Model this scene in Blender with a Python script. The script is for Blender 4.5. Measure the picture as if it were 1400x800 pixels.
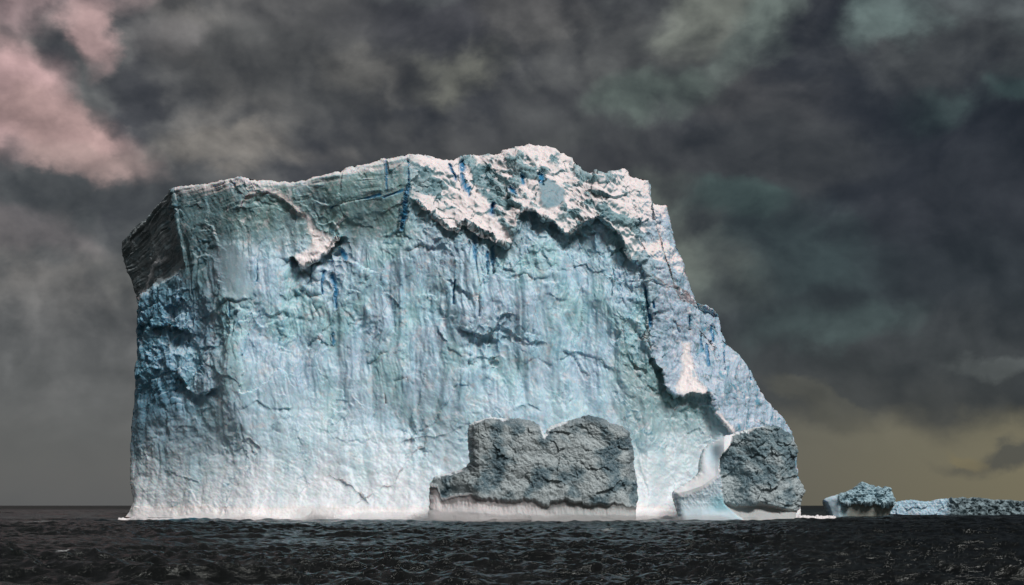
import bpy, math
import numpy as np

# ------------------------------------------------------------------ camera, sky, sun
for o in list(bpy.data.objects):
    bpy.data.objects.remove(o, do_unlink=True)
scene = bpy.context.scene
CAM_H = 4.0
FPX = 1944.0          # focal length in photo pixels (1400 wide): a 50 mm lens
HOR = 691.0           # horizon row in the photo
cam_d = bpy.data.cameras.new('camera')
cam = bpy.data.objects.new('camera', cam_d)
scene.collection.objects.link(cam)
cam.location = (0, 0, CAM_H)
cam.rotation_euler = (math.radians(90), 0, 0)
cam_d.sensor_width = 36.0
cam_d.lens = 36.0 * FPX / 1400.0
cam_d.shift_y = (HOR - 400.0) / 1400.0
cam_d.clip_start = 0.5
cam_d.clip_end = 60000.0
scene.camera = cam

SUN_EL, SUN_AZ = math.radians(52), math.radians(143)    # azimuth clockwise from +Y (north)
sun_d = bpy.data.lights.new('sun', 'SUN')
sun_d.energy = 1.5
sun_d.angle = math.radians(20)
sun_d.color = (1.0, 0.955, 0.935)
sun = bpy.data.objects.new('sun', sun_d)
scene.collection.objects.link(sun)
sun.rotation_euler = (math.radians(90) - SUN_EL, 0, -SUN_AZ + math.pi)

scene.view_settings.view_transform = 'Standard'
scene.view_settings.look = 'None'
scene.view_settings.exposure = 1.1
scene.view_settings.gamma = 1.0
EXPO = 2 ** 1.1


def lin(r, g, b):
    def f(c):
        c /= 255.0
        return c / 12.92 if c <= 0.04045 else ((c + 0.055) / 1.055) ** 2.4
    return np.array([f(r), f(g), f(b)], np.float32)


class NT:
    """small helper for building node trees"""
    def __init__(self, tree):
        self.t = tree
        self.n = tree.nodes
        self.l = tree.links

    def new(self, kind, **kw):
        nd = self.n.new(kind)
        for k, v in kw.items():
            setattr(nd, k, v)
        return nd

    def put(self, sock, v):
        if isinstance(v, bpy.types.NodeSocket):
            self.l.new(v, sock)
        elif v is not None:
            sock.default_value = v

    def math(self, op, a, b=None, c=None, clamp=False):
        nd = self.new('ShaderNodeMath', operation=op, use_clamp=clamp)
        for i, v in enumerate((a, b, c)):
            if v is not None:
                self.put(nd.inputs[i], v)
        return nd.outputs[0]

    def vmath(self, op, a, b=None, scale=None):
        nd = self.new('ShaderNodeVectorMath', operation=op)
        self.put(nd.inputs[0], a)
        if b is not None:
            self.put(nd.inputs[1], b)
        if scale is not None:
            self.put(nd.inputs['Scale'], scale)
        return nd.outputs['Value'] if op in ('DOT_PRODUCT', 'LENGTH') else nd.outputs[0]

    def mix(self, fac, a, b, blend='MIX', clamp=True):
        nd = self.new('ShaderNodeMix', data_type='RGBA', blend_type=blend)
        nd.clamp_factor = clamp
        self.put(nd.inputs[0], fac)
        for s, v in ((6, a), (7, b)):
            if isinstance(v, (tuple, list, np.ndarray)):
                v = tuple(float(x) for x in v)
                v = v if len(v) == 4 else v + (1.0,)
            self.put(nd.inputs[s], v)
        return nd.outputs[2]

    def noise(self, vec, scale, detail=6, rough=0.55, lac=2.0, dist=0.0, out=0):
        nd = self.new('ShaderNodeTexNoise')
        if vec is not None:
            self.put(nd.inputs['Vector'], vec)
        nd.inputs['Scale'].default_value = scale
        nd.inputs['Detail'].default_value = detail
        nd.inputs['Roughness'].default_value = rough
        nd.inputs['Lacunarity'].default_value = lac
        nd.inputs['Distortion'].default_value = dist
        return nd.outputs[out]

    def ramp(self, fac, a, b, smooth=True, to=1.0):
        nd = self.new('ShaderNodeMapRange')
        nd.interpolation_type = 'SMOOTHSTEP' if smooth else 'LINEAR'
        self.put(nd.inputs[0], fac)
        nd.inputs[1].default_value = a
        nd.inputs[2].default_value = b
        nd.inputs[4].default_value = to
        return nd.outputs[0]


def build_world():
    w = bpy.data.worlds.new('World')
    scene.world = w
    w.use_nodes = True
    t = NT(w.node_tree)
    t.n.clear()
    out = t.new('ShaderNodeOutputWorld')
    bg = t.new('ShaderNodeBackground')
    STR = 0.1
    bg.inputs['Strength'].default_value = STR
    tc = t.new('ShaderNodeTexCoord')
    d = tc.outputs['Generated']
    sky = t.new('ShaderNodeTexSky', sky_type='NISHITA')
    sky.sun_disc = False
    sky.sun_elevation = SUN_EL
    sky.sun_rotation = SUN_AZ
    t.put(sky.inputs[0], d)
    sep = t.new('ShaderNodeSeparateXYZ')
    t.put(sep.inputs[0], d)
    x, y, z = sep.outputs
    az = t.math('ARCTAN2', x, y)
    el = t.math('ARCSINE', z)
    # cloud directions in units of 100 photo pixels: (azimuth, elevation)
    cx = t.math('MULTIPLY', az, FPX / 100.0)
    cy = t.math('MULTIPLY', el, FPX / 100.0)
    comb = t.new('ShaderNodeCombineXYZ')
    t.put(comb.inputs[0], cx)
    t.put(comb.inputs[1], cy)
    P = comb.outputs[0]
    # stretched direction for noise without a seam behind the camera
    mp = t.new('ShaderNodeMapping')
    mp.inputs['Scale'].default_value = (1, 1, 1.35)
    t.put(mp.inputs['Vector'], d)
    Q = mp.outputs[0]
    # domain warp
    w1 = t.vmath('SUBTRACT', t.noise(Q, 6.5, 3, 0.5, out=1), (0.5, 0.5, 0.5))
    w2 = t.vmath('SUBTRACT', t.noise(Q, 22.0, 5, 0.58, out=1), (0.5, 0.5, 0.5))
    warp = t.vmath('ADD', t.vmath('SCALE', w1, scale=1.7), t.vmath('SCALE', w2, scale=0.95))
    PW = t.vmath('ADD', P, t.vmath('MULTIPLY', warp, (1.0, 0.8, 0.0)))
    QW = t.vmath('ADD', Q, t.vmath('SCALE', w1, scale=0.06))

    def gauss(px, py, rx, ry, rot=0.0, src=None):
        m = t.new('ShaderNodeMapping', vector_type='TEXTURE')
        m.inputs['Location'].default_value = ((px - 700) / 100.0, (HOR - py) / 100.0, 0)
        m.inputs['Rotation'].default_value = (0, 0, math.radians(rot))
        m.inputs['Scale'].default_value = (rx / 100.0, ry / 100.0, 1)
        t.put(m.inputs['Vector'], PW if src is None else src)
        nd = t.new('ShaderNodeTexGradient', gradient_type='SPHERICAL')
        t.put(nd.inputs[0], m.outputs[0])
        return nd.outputs[1]

    def C(r, g, b):
        return tuple(lin(r, g, b) / (EXPO * STR))

    # base tone of the overcast, side to side: rosy grey to slate
    side = t.ramp(cx, -6.5, 6.0, smooth=False)
    base = t.mix(side, C(98, 97, 95), C(44, 46, 50))
    # elongated body noise -> dark undersides and paler gaps; puffs give the rounded cauliflower edges
    def puffs(vec, scale, detail, rough):
        nd = t.new('ShaderNodeTexVoronoi', feature='SMOOTH_F1', voronoi_dimensions='2D')
        nd.normalize = True
        t.put(nd.inputs['Vector'], vec)
        nd.inputs['Scale'].default_value = scale
        nd.inputs['Detail'].default_value = detail
        nd.inputs['Roughness'].default_value = rough
        nd.inputs['Smoothness'].default_value = 0.6
        return t.math('SUBTRACT', 1.0, nd.outputs['Distance'])

    def cloud(vec, flat):
        f = t.noise(vec, 9.0, 6, 0.58)
        p = puffs(flat, 0.8, 2.0, 0.6)
        return t.math('ADD', t.math('MULTIPLY', f, 0.62), t.math('MULTIPLY_ADD', p, 0.55, -0.24))

    n1 = t.noise(QW, 6.0, 5, 0.52)
    cl = cloud(QW, PW)
    n2 = t.noise(QW, 17.0, 5, 0.56)
    up = t.vmath('ADD', QW, (0.006, 0.0, 0.016))
    rel = t.math('SUBTRACT', cl, cloud(up, t.vmath('ADD', PW, (0.11, 0.24, 0.0))))
    body = t.math('ADD', t.math('MULTIPLY', n1, 0.55), t.math('MULTIPLY', cl, 0.45))
    hi = t.ramp(body, 0.49, 0.57)
    lo = t.ramp(body, 0.505, 0.43)
    light = t.mix(side, C(128, 122, 116), C(62, 76, 75))
    dark = t.mix(side, C(62, 62, 65), C(30, 32, 37))
    col = t.mix(t.math('MULTIPLY', hi, 0.6), base, light)
    col = t.mix(t.math('MULTIPLY', lo, 0.8), col, dark)
    # individual cloud masses: (px, py, rx, ry, rot, colour, amount)
    blobs = [
        # dark masses
        (430, 40, 120, 50, 0, (84, 83, 82), .7), (640, 40, 150, 38, 8, (76, 75, 78), .85),
        (410, 140, 190, 48, -6, (81, 81, 79), .8), (560, 205, 150, 38, 0, (82, 81, 79), .8),
        (860, 90, 130, 45, 0, (86, 86, 83), .5), (800, 170, 130, 40, 0, (76, 76, 76), .7),
        (900, 255, 170, 40, 0, (64, 63, 63), .85), (1010, 150, 110, 45, -20, (80, 79, 78), .8),
        (1060, 235, 150, 40, 0, (66, 67, 67), .8), (1300, 110, 160, 60, 0, (82, 84, 82), .6),
        (1330, 330, 170, 110, 0, (46, 47, 51), .95), (1230, 410, 190, 55, 0, (50, 54, 57), .85),
        (1200, 490, 270, 50, 0, (62, 64, 65), .9), (1230, 565, 190, 36, -6, (67, 68, 68), .95),
        (110, 300, 230, 45, -6, (80, 82, 82), .9), (130, 150, 45, 55, 0, (96, 97, 95), .8),
        # paler masses
        (20, 180, 75, 62, -30, (184, 150, 148), 1.0), (100, 222, 95, 34, -22, (176, 144, 139), .95),
        (60, 25, 105, 38, -8, (178, 150, 149), .95), (130, 95, 26, 44, 15, (182, 150, 147), .9),
        (10, 70, 60, 30, 0, (165, 138, 138), .8), (150, 260, 70, 18, -10, (150, 128, 122), .6),
        (320, 238, 120, 22, 4, (128, 122, 114), .8), (215, 95, 45, 26, 0, (118, 114, 112), .6),
        (650, 112, 60, 24, 14, (122, 122, 110), .75), (520, 130, 70, 26, 0, (108, 105, 98), .5),
        (735, 40, 70, 40, 10, (100, 98, 94), .6), (560, 22, 70, 24, 0, (100, 104, 102), .6),
        (960, 40, 60, 50, 0, (118, 122, 112), .85), (1045, 60, 40, 60, -25, (112, 124, 116), .75),
        (1230, 40, 60, 42, 30, (104, 122, 118), .8), (1190, 75, 46, 24, 20, (106, 122, 118), .7),
        (900, 150, 95, 32, 6, (92, 104, 96), .8), (1320, 30, 90, 36, 0, (92, 98, 98), .6),
        (945, 350, 95, 52, -28, (98, 105, 96), .85), (1085, 350, 105, 50, -20, (58, 73, 72), .75),
        (1120, 455, 105, 30, 6, (70, 86, 84), .75), (1020, 430, 70, 60, 0, (60, 70, 70), .6),
        (1340, 175, 42, 20, -20, (68, 90, 87), .85), (1240, 190, 50, 28, 0, (68, 86, 83), .7),
        (1000, 295, 60, 22, 0, (70, 90, 85), .7), (1340, 508, 70, 12, 0, (86, 90, 89), .6),
        (60, 350, 120, 24, -5, (104, 96, 96), .6), (270, 380, 120, 40, 0, (94, 94, 89), .6),
    ]
    edge_f = t.math('MULTIPLY_ADD', t.math('SUBTRACT', cl, 0.42), 4.0, 1.0)
    for (px, py, rx, ry, rot, c, a) in blobs:
        g = t.math('MULTIPLY', gauss(px, py, rx * 1.62, ry * 1.7, rot), edge_f)
        g = t.ramp(g, 0.06, 0.85, to=a)
        m = sum(c) / 3
        c = tuple((m + (v - m) * .9) * (.88 if m < 83 else 1.0) for v in c)
        col = t.mix(g, col, C(*c))
    # rain veil along the horizon: grey on the left, olive glow under the cloud base on the right
    sepw = t.new('ShaderNodeSeparateXYZ')
    t.put(sepw.inputs[0], PW)
    cyw = t.math('ADD', t.math('MULTIPLY', sepw.outputs[1], 0.75), t.math('MULTIPLY', cy, 0.25))
    vl = t.math('MULTIPLY', t.ramp(cyw, 3.3, 2.3), t.ramp(cx, 1.5, -2.0))
    gl = t.mix(t.ramp(cy, 0.0, 2.6, smooth=False), C(88, 89, 90), C(93, 92, 91))
    col = t.mix(t.math('MULTIPLY', vl, 0.92), col, gl)
    vr = t.math('MULTIPLY', t.ramp(cyw, 1.42, 0.92), t.ramp(cx, 1.6, 3.6))
    gr = t.mix(t.ramp(cx, 3.2, 7.0, smooth=False), C(93, 91, 83), C(114, 108, 87))
    col = t.mix(vr, col, gr)
    for (px, py, rx, ry, rot, c, a) in [
            (1360, 612, 90, 15, 4, (72, 72, 68), .9), (1295, 605, 30, 8, -25, (116, 107, 82), .7),
            (1385, 590, 60, 9, 0, (108, 102, 84), .5), (1110, 555, 60, 16, -20, (86, 84, 74), .5)]:
        g = t.ramp(t.math('MULTIPLY', gauss(px, py, rx * 1.7, ry * 1.7, rot), edge_f), 0.08, 0.7, to=a)
        col = t.mix(g, col, C(*c))
    # fine billow texture over everything except the veil
    n3 = t.noise(QW, 34.0, 4, 0.58)
    k = t.math('MULTIPLY_ADD', t.math('SUBTRACT', n3, 0.5), 0.32, 1.0)
    # billows: paler tops, darker bases
    k = t.math('MULTIPLY', k, t.math('MULTIPLY_ADD', rel, 2.9, 0.90))
    k = t.math('MAXIMUM', k, 0.55)
    k = t.math('MULTIPLY', k, t.math('MULTIPLY_ADD', t.math('SUBTRACT', n2, 0.5), 1.15, 1.0))
    calm = t.ramp(cy, 0.4, 2.6)
    k = t.math('MULTIPLY_ADD', t.math('SUBTRACT', k, 1.0), calm, 1.0)
    col = t.vmath('SCALE', col, scale=k)
    # a trace of the clear sky behind the cloud
    col = t.mix(0.02, col, sky.outputs[0])
    t.put(bg.inputs['Color'], col)
    t.put(out.inputs['Surface'], bg.outputs[0])


build_world()


# ------------------------------------------------------------------ numpy noise
rng = np.random.default_rng(7)
PERM = rng.permutation(512).astype(np.int32)
PERM = np.concatenate([PERM, PERM, PERM])
G2 = rng.uniform(0, 2 * np.pi, 512)
G2 = np.stack([np.cos(G2), np.sin(G2)], 1).astype(np.float32)
R2 = rng.random((512, 3)).astype(np.float32)


def sm(a, b, x):
    t = np.clip((x - a) / (b - a), 0, 1)
    return t * t * (3 - 2 * t)


def h2(i, j, s=0):
    return PERM[PERM[(i + s * 37) & 511] + (j & 511)] & 511


def perlin(x, y, s=0):
    xi = np.floor(x).astype(np.int32)
    yi = np.floor(y).astype(np.int32)
    fx = (x - xi).astype(np.float32)
    fy = (y - yi).astype(np.float32)
    u = fx * fx * fx * (fx * (fx * 6 - 15) + 10)
    v = fy * fy * fy * (fy * (fy * 6 - 15) + 10)

    def g(a, b):
        gr = G2[h2(xi + a, yi + b, s)]
        return gr[..., 0] * (fx - a) + gr[..., 1] * (fy - b)
    n0 = g(0, 0) * (1 - u) + g(1, 0) * u
    n1 = g(0, 1) * (1 - u) + g(1, 1) * u
    return (n0 * (1 - v) + n1 * v) * 1.5


def fbm(x, y, octv=4, s=0, gain=0.5, kind='n'):
    a, tot, amp = 0.0, 0.0, 1.0
    for k in range(octv):
        n = perlin(x, y, s + k * 3)
        if kind == 'r':
            n = 1 - 2 * np.abs(n)
        elif kind == 'b':
            n = 2 * np.abs(n) - 1
        a = a + n * amp
        tot += amp
        amp *= gain
        x, y = x * 2.03 + 11.3, y * 2.03 - 7.1
    return a / tot


def worley(x, y, s=0):
    """F1, F2 and the random value of the nearest cell"""
    xi = np.floor(x).astype(np.int32)
    yi = np.floor(y).astype(np.int32)
    f1 = np.full(x.shape, 9.0, np.float32)
    f2 = f1.copy()
    ident = np.zeros(x.shape, np.int32)
    for a in (-1, 0, 1):
        for b in (-1, 0, 1):
            h = h2(xi + a, yi + b, s)
            r = R2[h]
            dx = xi + a + r[..., 0] - x
            dy = yi + b + r[..., 1] - y
            dd = np.sqrt(dx * dx + dy * dy).astype(np.float32)
            near = dd < f1
            f2 = np.where(near, f1, np.minimum(f2, dd))
            ident = np.where(near, h, ident)
            f1 = np.minimum(f1, dd)
    return f1, f2, ident


def facets(x, y, s=0, tilt=1.0):
    """broken planar chips: every cell is a plane tilted its own way"""
    xi = np.floor(x).astype(np.int32)
    yi = np.floor(y).astype(np.int32)
    best = np.full(x.shape, 9.0, np.float32)
    val = np.zeros(x.shape, np.float32)
    for a in (-1, 0, 1):
        for b in (-1, 0, 1):
            h = h2(xi + a, yi + b, s)
            r = R2[h]
            dx = xi + a + r[..., 0] - x
            dy = yi + b + r[..., 1] - y
            dd = dx * dx + dy * dy
            gg = G2[h]
            v = (gg[..., 0] * dx + gg[..., 1] * dy) * tilt + (r[..., 2] - 0.5)
            near = dd < best
            val = np.where(near, v, val)
            best = np.minimum(best, dd)
    return val


def seg_dist(px, py, pts):
    best = np.full(px.shape, 1e9, np.float32)
    for (x0, y0), (x1, y1) in zip(pts[:-1], pts[1:]):
        dx, dy = x1 - x0, y1 - y0
        L = dx * dx + dy * dy + 1e-9
        t = np.clip(((px - x0) * dx + (py - y0) * dy) / L, 0, 1)
        ex, ey = px - (x0 + t * dx), py - (y0 + t * dy)
        best = np.minimum(best, ex * ex + ey * ey)
    return np.sqrt(best)


def in_poly(px, py, pts):
    inside = np.zeros(px.shape, bool)
    n = len(pts)
    for i in range(n):
        x0, y0 = pts[i]
        x1, y1 = pts[(i + 1) % n]
        c = (y0 > py) != (y1 > py)
        xs = (x1 - x0) * (py - y0) / (y1 - y0 + 1e-9) + x0
        inside ^= c & (px < xs)
    return inside


def soft_poly(px, py, pts, w):
    """1 inside, 0 outside, ramp of width w across the edge"""
    d = seg_dist(px, py, list(pts) + [pts[0]])
    return sm(-w, w, np.where(in_poly(px, py, pts), d, -d))


def at(px, py, D):
    """the world point seen at a photo pixel, at a distance D"""
    return np.stack([(px - 700) / FPX * D, D + 0 * px, CAM_H + (HOR - py) / FPX * D], -1)


# ------------------------------------------------------------------ mesh and object helpers
def link(o, parent=None):
    scene.collection.objects.link(o)
    if parent is not None:
        o.parent = parent
    return o


def mesh_from(name, verts, quads, mat, col=None, normals=None, parent=None, origin=(0, 0, 0)):
    me = bpy.data.meshes.new(name)
    v = (np.asarray(verts, np.float32).reshape(-1, 3) - np.asarray(origin, np.float32))
    q = np.asarray(quads, np.int32)
    k = q.shape[1]
    me.vertices.add(len(v))
    me.vertices.foreach_set('co', v.ravel())
    me.loops.add(q.size)
    me.loops.foreach_set('vertex_index', q.ravel())
    me.polygons.add(len(q))
    me.polygons.foreach_set('loop_start', np.arange(0, q.size, k, dtype=np.int32))
    me.polygons.foreach_set('use_smooth', np.ones(len(q), bool))
    me.update(calc_edges=True)
    if col is not None:
        a = me.attributes.new('tint', 'FLOAT_COLOR', 'POINT')
        c = np.asarray(col, np.float32).reshape(len(v), -1)
        if c.shape[1] == 3:
            c = np.concatenate([c, np.ones((len(c), 1), np.float32)], 1)
        a.data.foreach_set('color', np.ascontiguousarray(c).ravel())
    if normals is not None:
        me.normals_split_custom_set_from_vertices(np.asarray(normals, np.float32).reshape(-1, 3))
    me.materials.append(mat)
    return link(bpy.data.objects.new(name, me), parent)


def thing(name, loc, label, category, group=None):
    o = bpy.data.objects.new(name, None)
    o.location = loc
    o.empty_display_size = 2
    o['label'] = label
    o['category'] = category
    if group:
        o['group'] = group
    return link(o)


def grid_quads(nv, nu):
    i = np.arange(nv * nu, dtype=np.int32).reshape(nv, nu)
    return np.stack([i[:-1, :-1], i[:-1, 1:], i[1:, 1:], i[1:, :-1]], -1).reshape(-1, 4)


def grid_normals(P):
    du = np.gradient(P, axis=1)
    dv = np.gradient(P, axis=0)
    n = np.cross(du, dv)
    n /= np.linalg.norm(n, axis=-1, keepdims=True) + 1e-9
    return n.astype(np.float32)


def split_parts(P, C, part, table, root, origin):
    """cut one continuous surface into its parts; part = id per face"""
    nv, nu = P.shape[:2]
    N = grid_normals(P)
    Q = grid_quads(nv, nu)
    V, CC, NN = P.reshape(-1, 3), C.reshape(-1, C.shape[-1]), N.reshape(-1, 3)
    pid = part.reshape(-1)
    made = []
    for k, (name, mat, label) in table.items():
        f = Q[pid == k]
        if not len(f):
            continue
        used = np.unique(f)
        remap = np.full(len(V), -1, np.int32)
        remap[used] = np.arange(len(used))
        o = mesh_from(name, V[used], remap[f], mat, CC[used], NN[used], root, origin)
        if label:
            o['label'] = label
        made.append(o)
    return made


def resample(pts, t):
    p = np.asarray(pts, np.float64)
    L = np.concatenate([[0], np.cumsum(np.hypot(*np.diff(p, axis=0).T))])
    L /= L[-1]
    return np.stack([np.interp(t, L, p[:, 0]), np.interp(t, L, p[:, 1])], -1)


def coons(left, right, bottom, top, u, v):
    """patch over four outline curves (left/right run upward, bottom/top run rightward)"""
    Lc, Rc = resample(left, v)[:, None, :], resample(right, v)[:, None, :]
    Bc, Tc = resample(bottom, u)[None], resample(top, u)[None]
    U, Vv = u[None, :, None], v[:, None, None]
    c00, c10, c01, c11 = (np.array(p, float) for p in (bottom[0], bottom[-1], top[0], top[-1]))
    bil = (1 - U) * (1 - Vv) * c00 + U * (1 - Vv) * c10 + (1 - U) * Vv * c01 + U * Vv * c11
    S = (1 - U) * Lc + U * Rc + (1 - Vv) * Bc + Vv * Tc - bil
    return S[..., 0].astype(np.float32), S[..., 1].astype(np.float32)


def spaced(n, edge=0.35):
    t = np.linspace(0, 1, n)
    return (1 - edge) * t + edge * 0.5 * (1 - np.cos(np.pi * t))


def back_of(P, depth, mat, color, name, root, origin, seed=0):
    """the unseen rear: the outline of the front carried back and closed"""
    nv, nu = P.shape[:2]
    sv, su = max(1, nv // 90), max(1, nu // 120)
    loop = np.concatenate([P[:-1:sv, 0], P[-1, :-1:su], P[::-1][::sv, -1]], 0)
    cx = loop[:, 0].mean()
    rings = [loop]
    for f, sx, sz in ((.12, .995, .99), (.35, .96, .95), (.65, .88, .86), (.9, .68, .62), (1.0, .35, .2)):
        r = loop.copy()
        r[:, 0] = cx + (loop[:, 0] - cx) * sx
        r[:, 2] = -3 + (loop[:, 2] + 3) * sz
        r[:, 1] = loop[:, 1] * (1 - f) + (np.percentile(loop[:, 1], 30)) * f + depth * f
        j = perlin(r[:, 0] * .11 + f * 9, r[:, 2] * .11, seed) * depth * .05 * min(1, f * 3)
        r[:, 1] += j
        r[:, 2] += j * .3 * (r[:, 2] > 0)
        rings.append(r)
    G = np.stack(rings, 0)
    q = grid_quads(len(rings), len(loop))
    C = np.tile(np.append(color, 1.0).astype(np.float32), (G.shape[0] * G.shape[1], 1))
    return mesh_from(name, G.reshape(-1, 3), q, mat, C, None, root, origin)


# ------------------------------------------------------------------ materials
def ice_material(name, grain=0.5, bump=0.5, mott=0.25, rough=0.55, spec=0.35, scale=1.0, speck=None, stretch=(1, 1, 1), deep=0.0):
    m = bpy.data.materials.new(name)
    m.use_nodes = True
    t = NT(m.node_tree)
    bs = t.n['Principled BSDF']
    at_ = t.new('ShaderNodeAttribute', attribute_name='tint')
    tc = t.new('ShaderNodeTexCoord')
    mp = t.new('ShaderNodeMapping')
    mp.inputs['Scale'].default_value = stretch
    t.put(mp.inputs['Vector'], tc.outputs['Object'])
    v = mp.outputs[0]
    n1 = t.noise(v, 0.55 * scale, 8, 0.62)
    n2 = t.noise(v, 2.6 * scale, 6, 0.62)
    k = t.math('MULTIPLY_ADD', t.math('SUBTRACT', n1, 0.5), mott * 2.2, 1.0)
    k = t.math('MULTIPLY', k, t.math('MULTIPLY_ADD', t.math('SUBTRACT', n2, 0.5), mott * 1.6, 1.0))
    col = t.vmath('SCALE', at_.outputs['Color'], scale=k)
    if speck is not None:
        s1 = t.ramp(t.noise(v, 1.1 * scale, 9, 0.68, dist=0.4), 0.50, 0.66)
        col = t.mix(t.math('MULTIPLY', s1, speck[0]), col, speck[1])
        s2 = t.ramp(t.noise(v, 0.8 * scale, 9, 0.70, dist=0.6), 0.52, 0.36)
        col = t.mix(t.math('MULTIPLY', s2, speck[2]), col, speck[3])
    t.put(bs.inputs['Base Color'], col)
    bs.inputs['Roughness'].default_value = rough
    bs.inputs['Specular IOR Level'].default_value = spec
    if deep:
        bs.inputs['Subsurface Weight'].default_value = deep
        bs.inputs['Subsurface Radius'].default_value = (.25, .8, 1.1)
        bs.inputs['Subsurface Scale'].default_value = 1.0
    h = t.math('ADD', t.math('MULTIPLY', t.noise(v, 1.3 * scale, 9, 0.66), 0.7), t.math('MULTIPLY', t.noise(v, 5.0 * scale, 5, 0.6), 0.2))
    bp = t.new('ShaderNodeBump')
    bp.inputs['Distance'].default_value = grain
    t.put(bp.inputs['Strength'], t.math('MULTIPLY', at_.outputs['Alpha'], bump))
    t.put(bp.inputs['Height'], h)
    t.put(bs.inputs['Normal'], bp.outputs[0])
    return m


M_ice = ice_material('glacier_ice', grain=0.6, bump=0.36, mott=0.14, rough=0.42, deep=.6)
M_snow = ice_material('wind_packed_snow', grain=0.5, bump=0.45, mott=0.10, rough=0.75, spec=0.2, deep=.25)
M_firn = ice_material('layered_firn', grain=0.7, bump=0.6, mott=0.22, rough=0.65, stretch=(.5, .5, 2.0))
M_blue = ice_material('blue_crevasse_ice', grain=0.4, bump=0.4, mott=0.15, rough=0.3, spec=0.5, deep=.6)
M_dirty = ice_material('dirty_rough_ice', grain=0.5, bump=0.7, mott=0.30, rough=0.6, spec=0.3,
                       scale=1.7, speck=(0.55, tuple(lin(180, 190, 192)), 0.6, tuple(lin(58, 78, 88))))
M_smooth = ice_material('wave_washed_ice', grain=0.3, bump=0.4, mott=0.12, rough=0.5, spec=0.2, scale=.8, deep=.4)
M_foam = ice_material('sea_foam', grain=0.4, bump=0.8, mott=0.12, rough=0.9, spec=0.1, scale=1.6)


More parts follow.
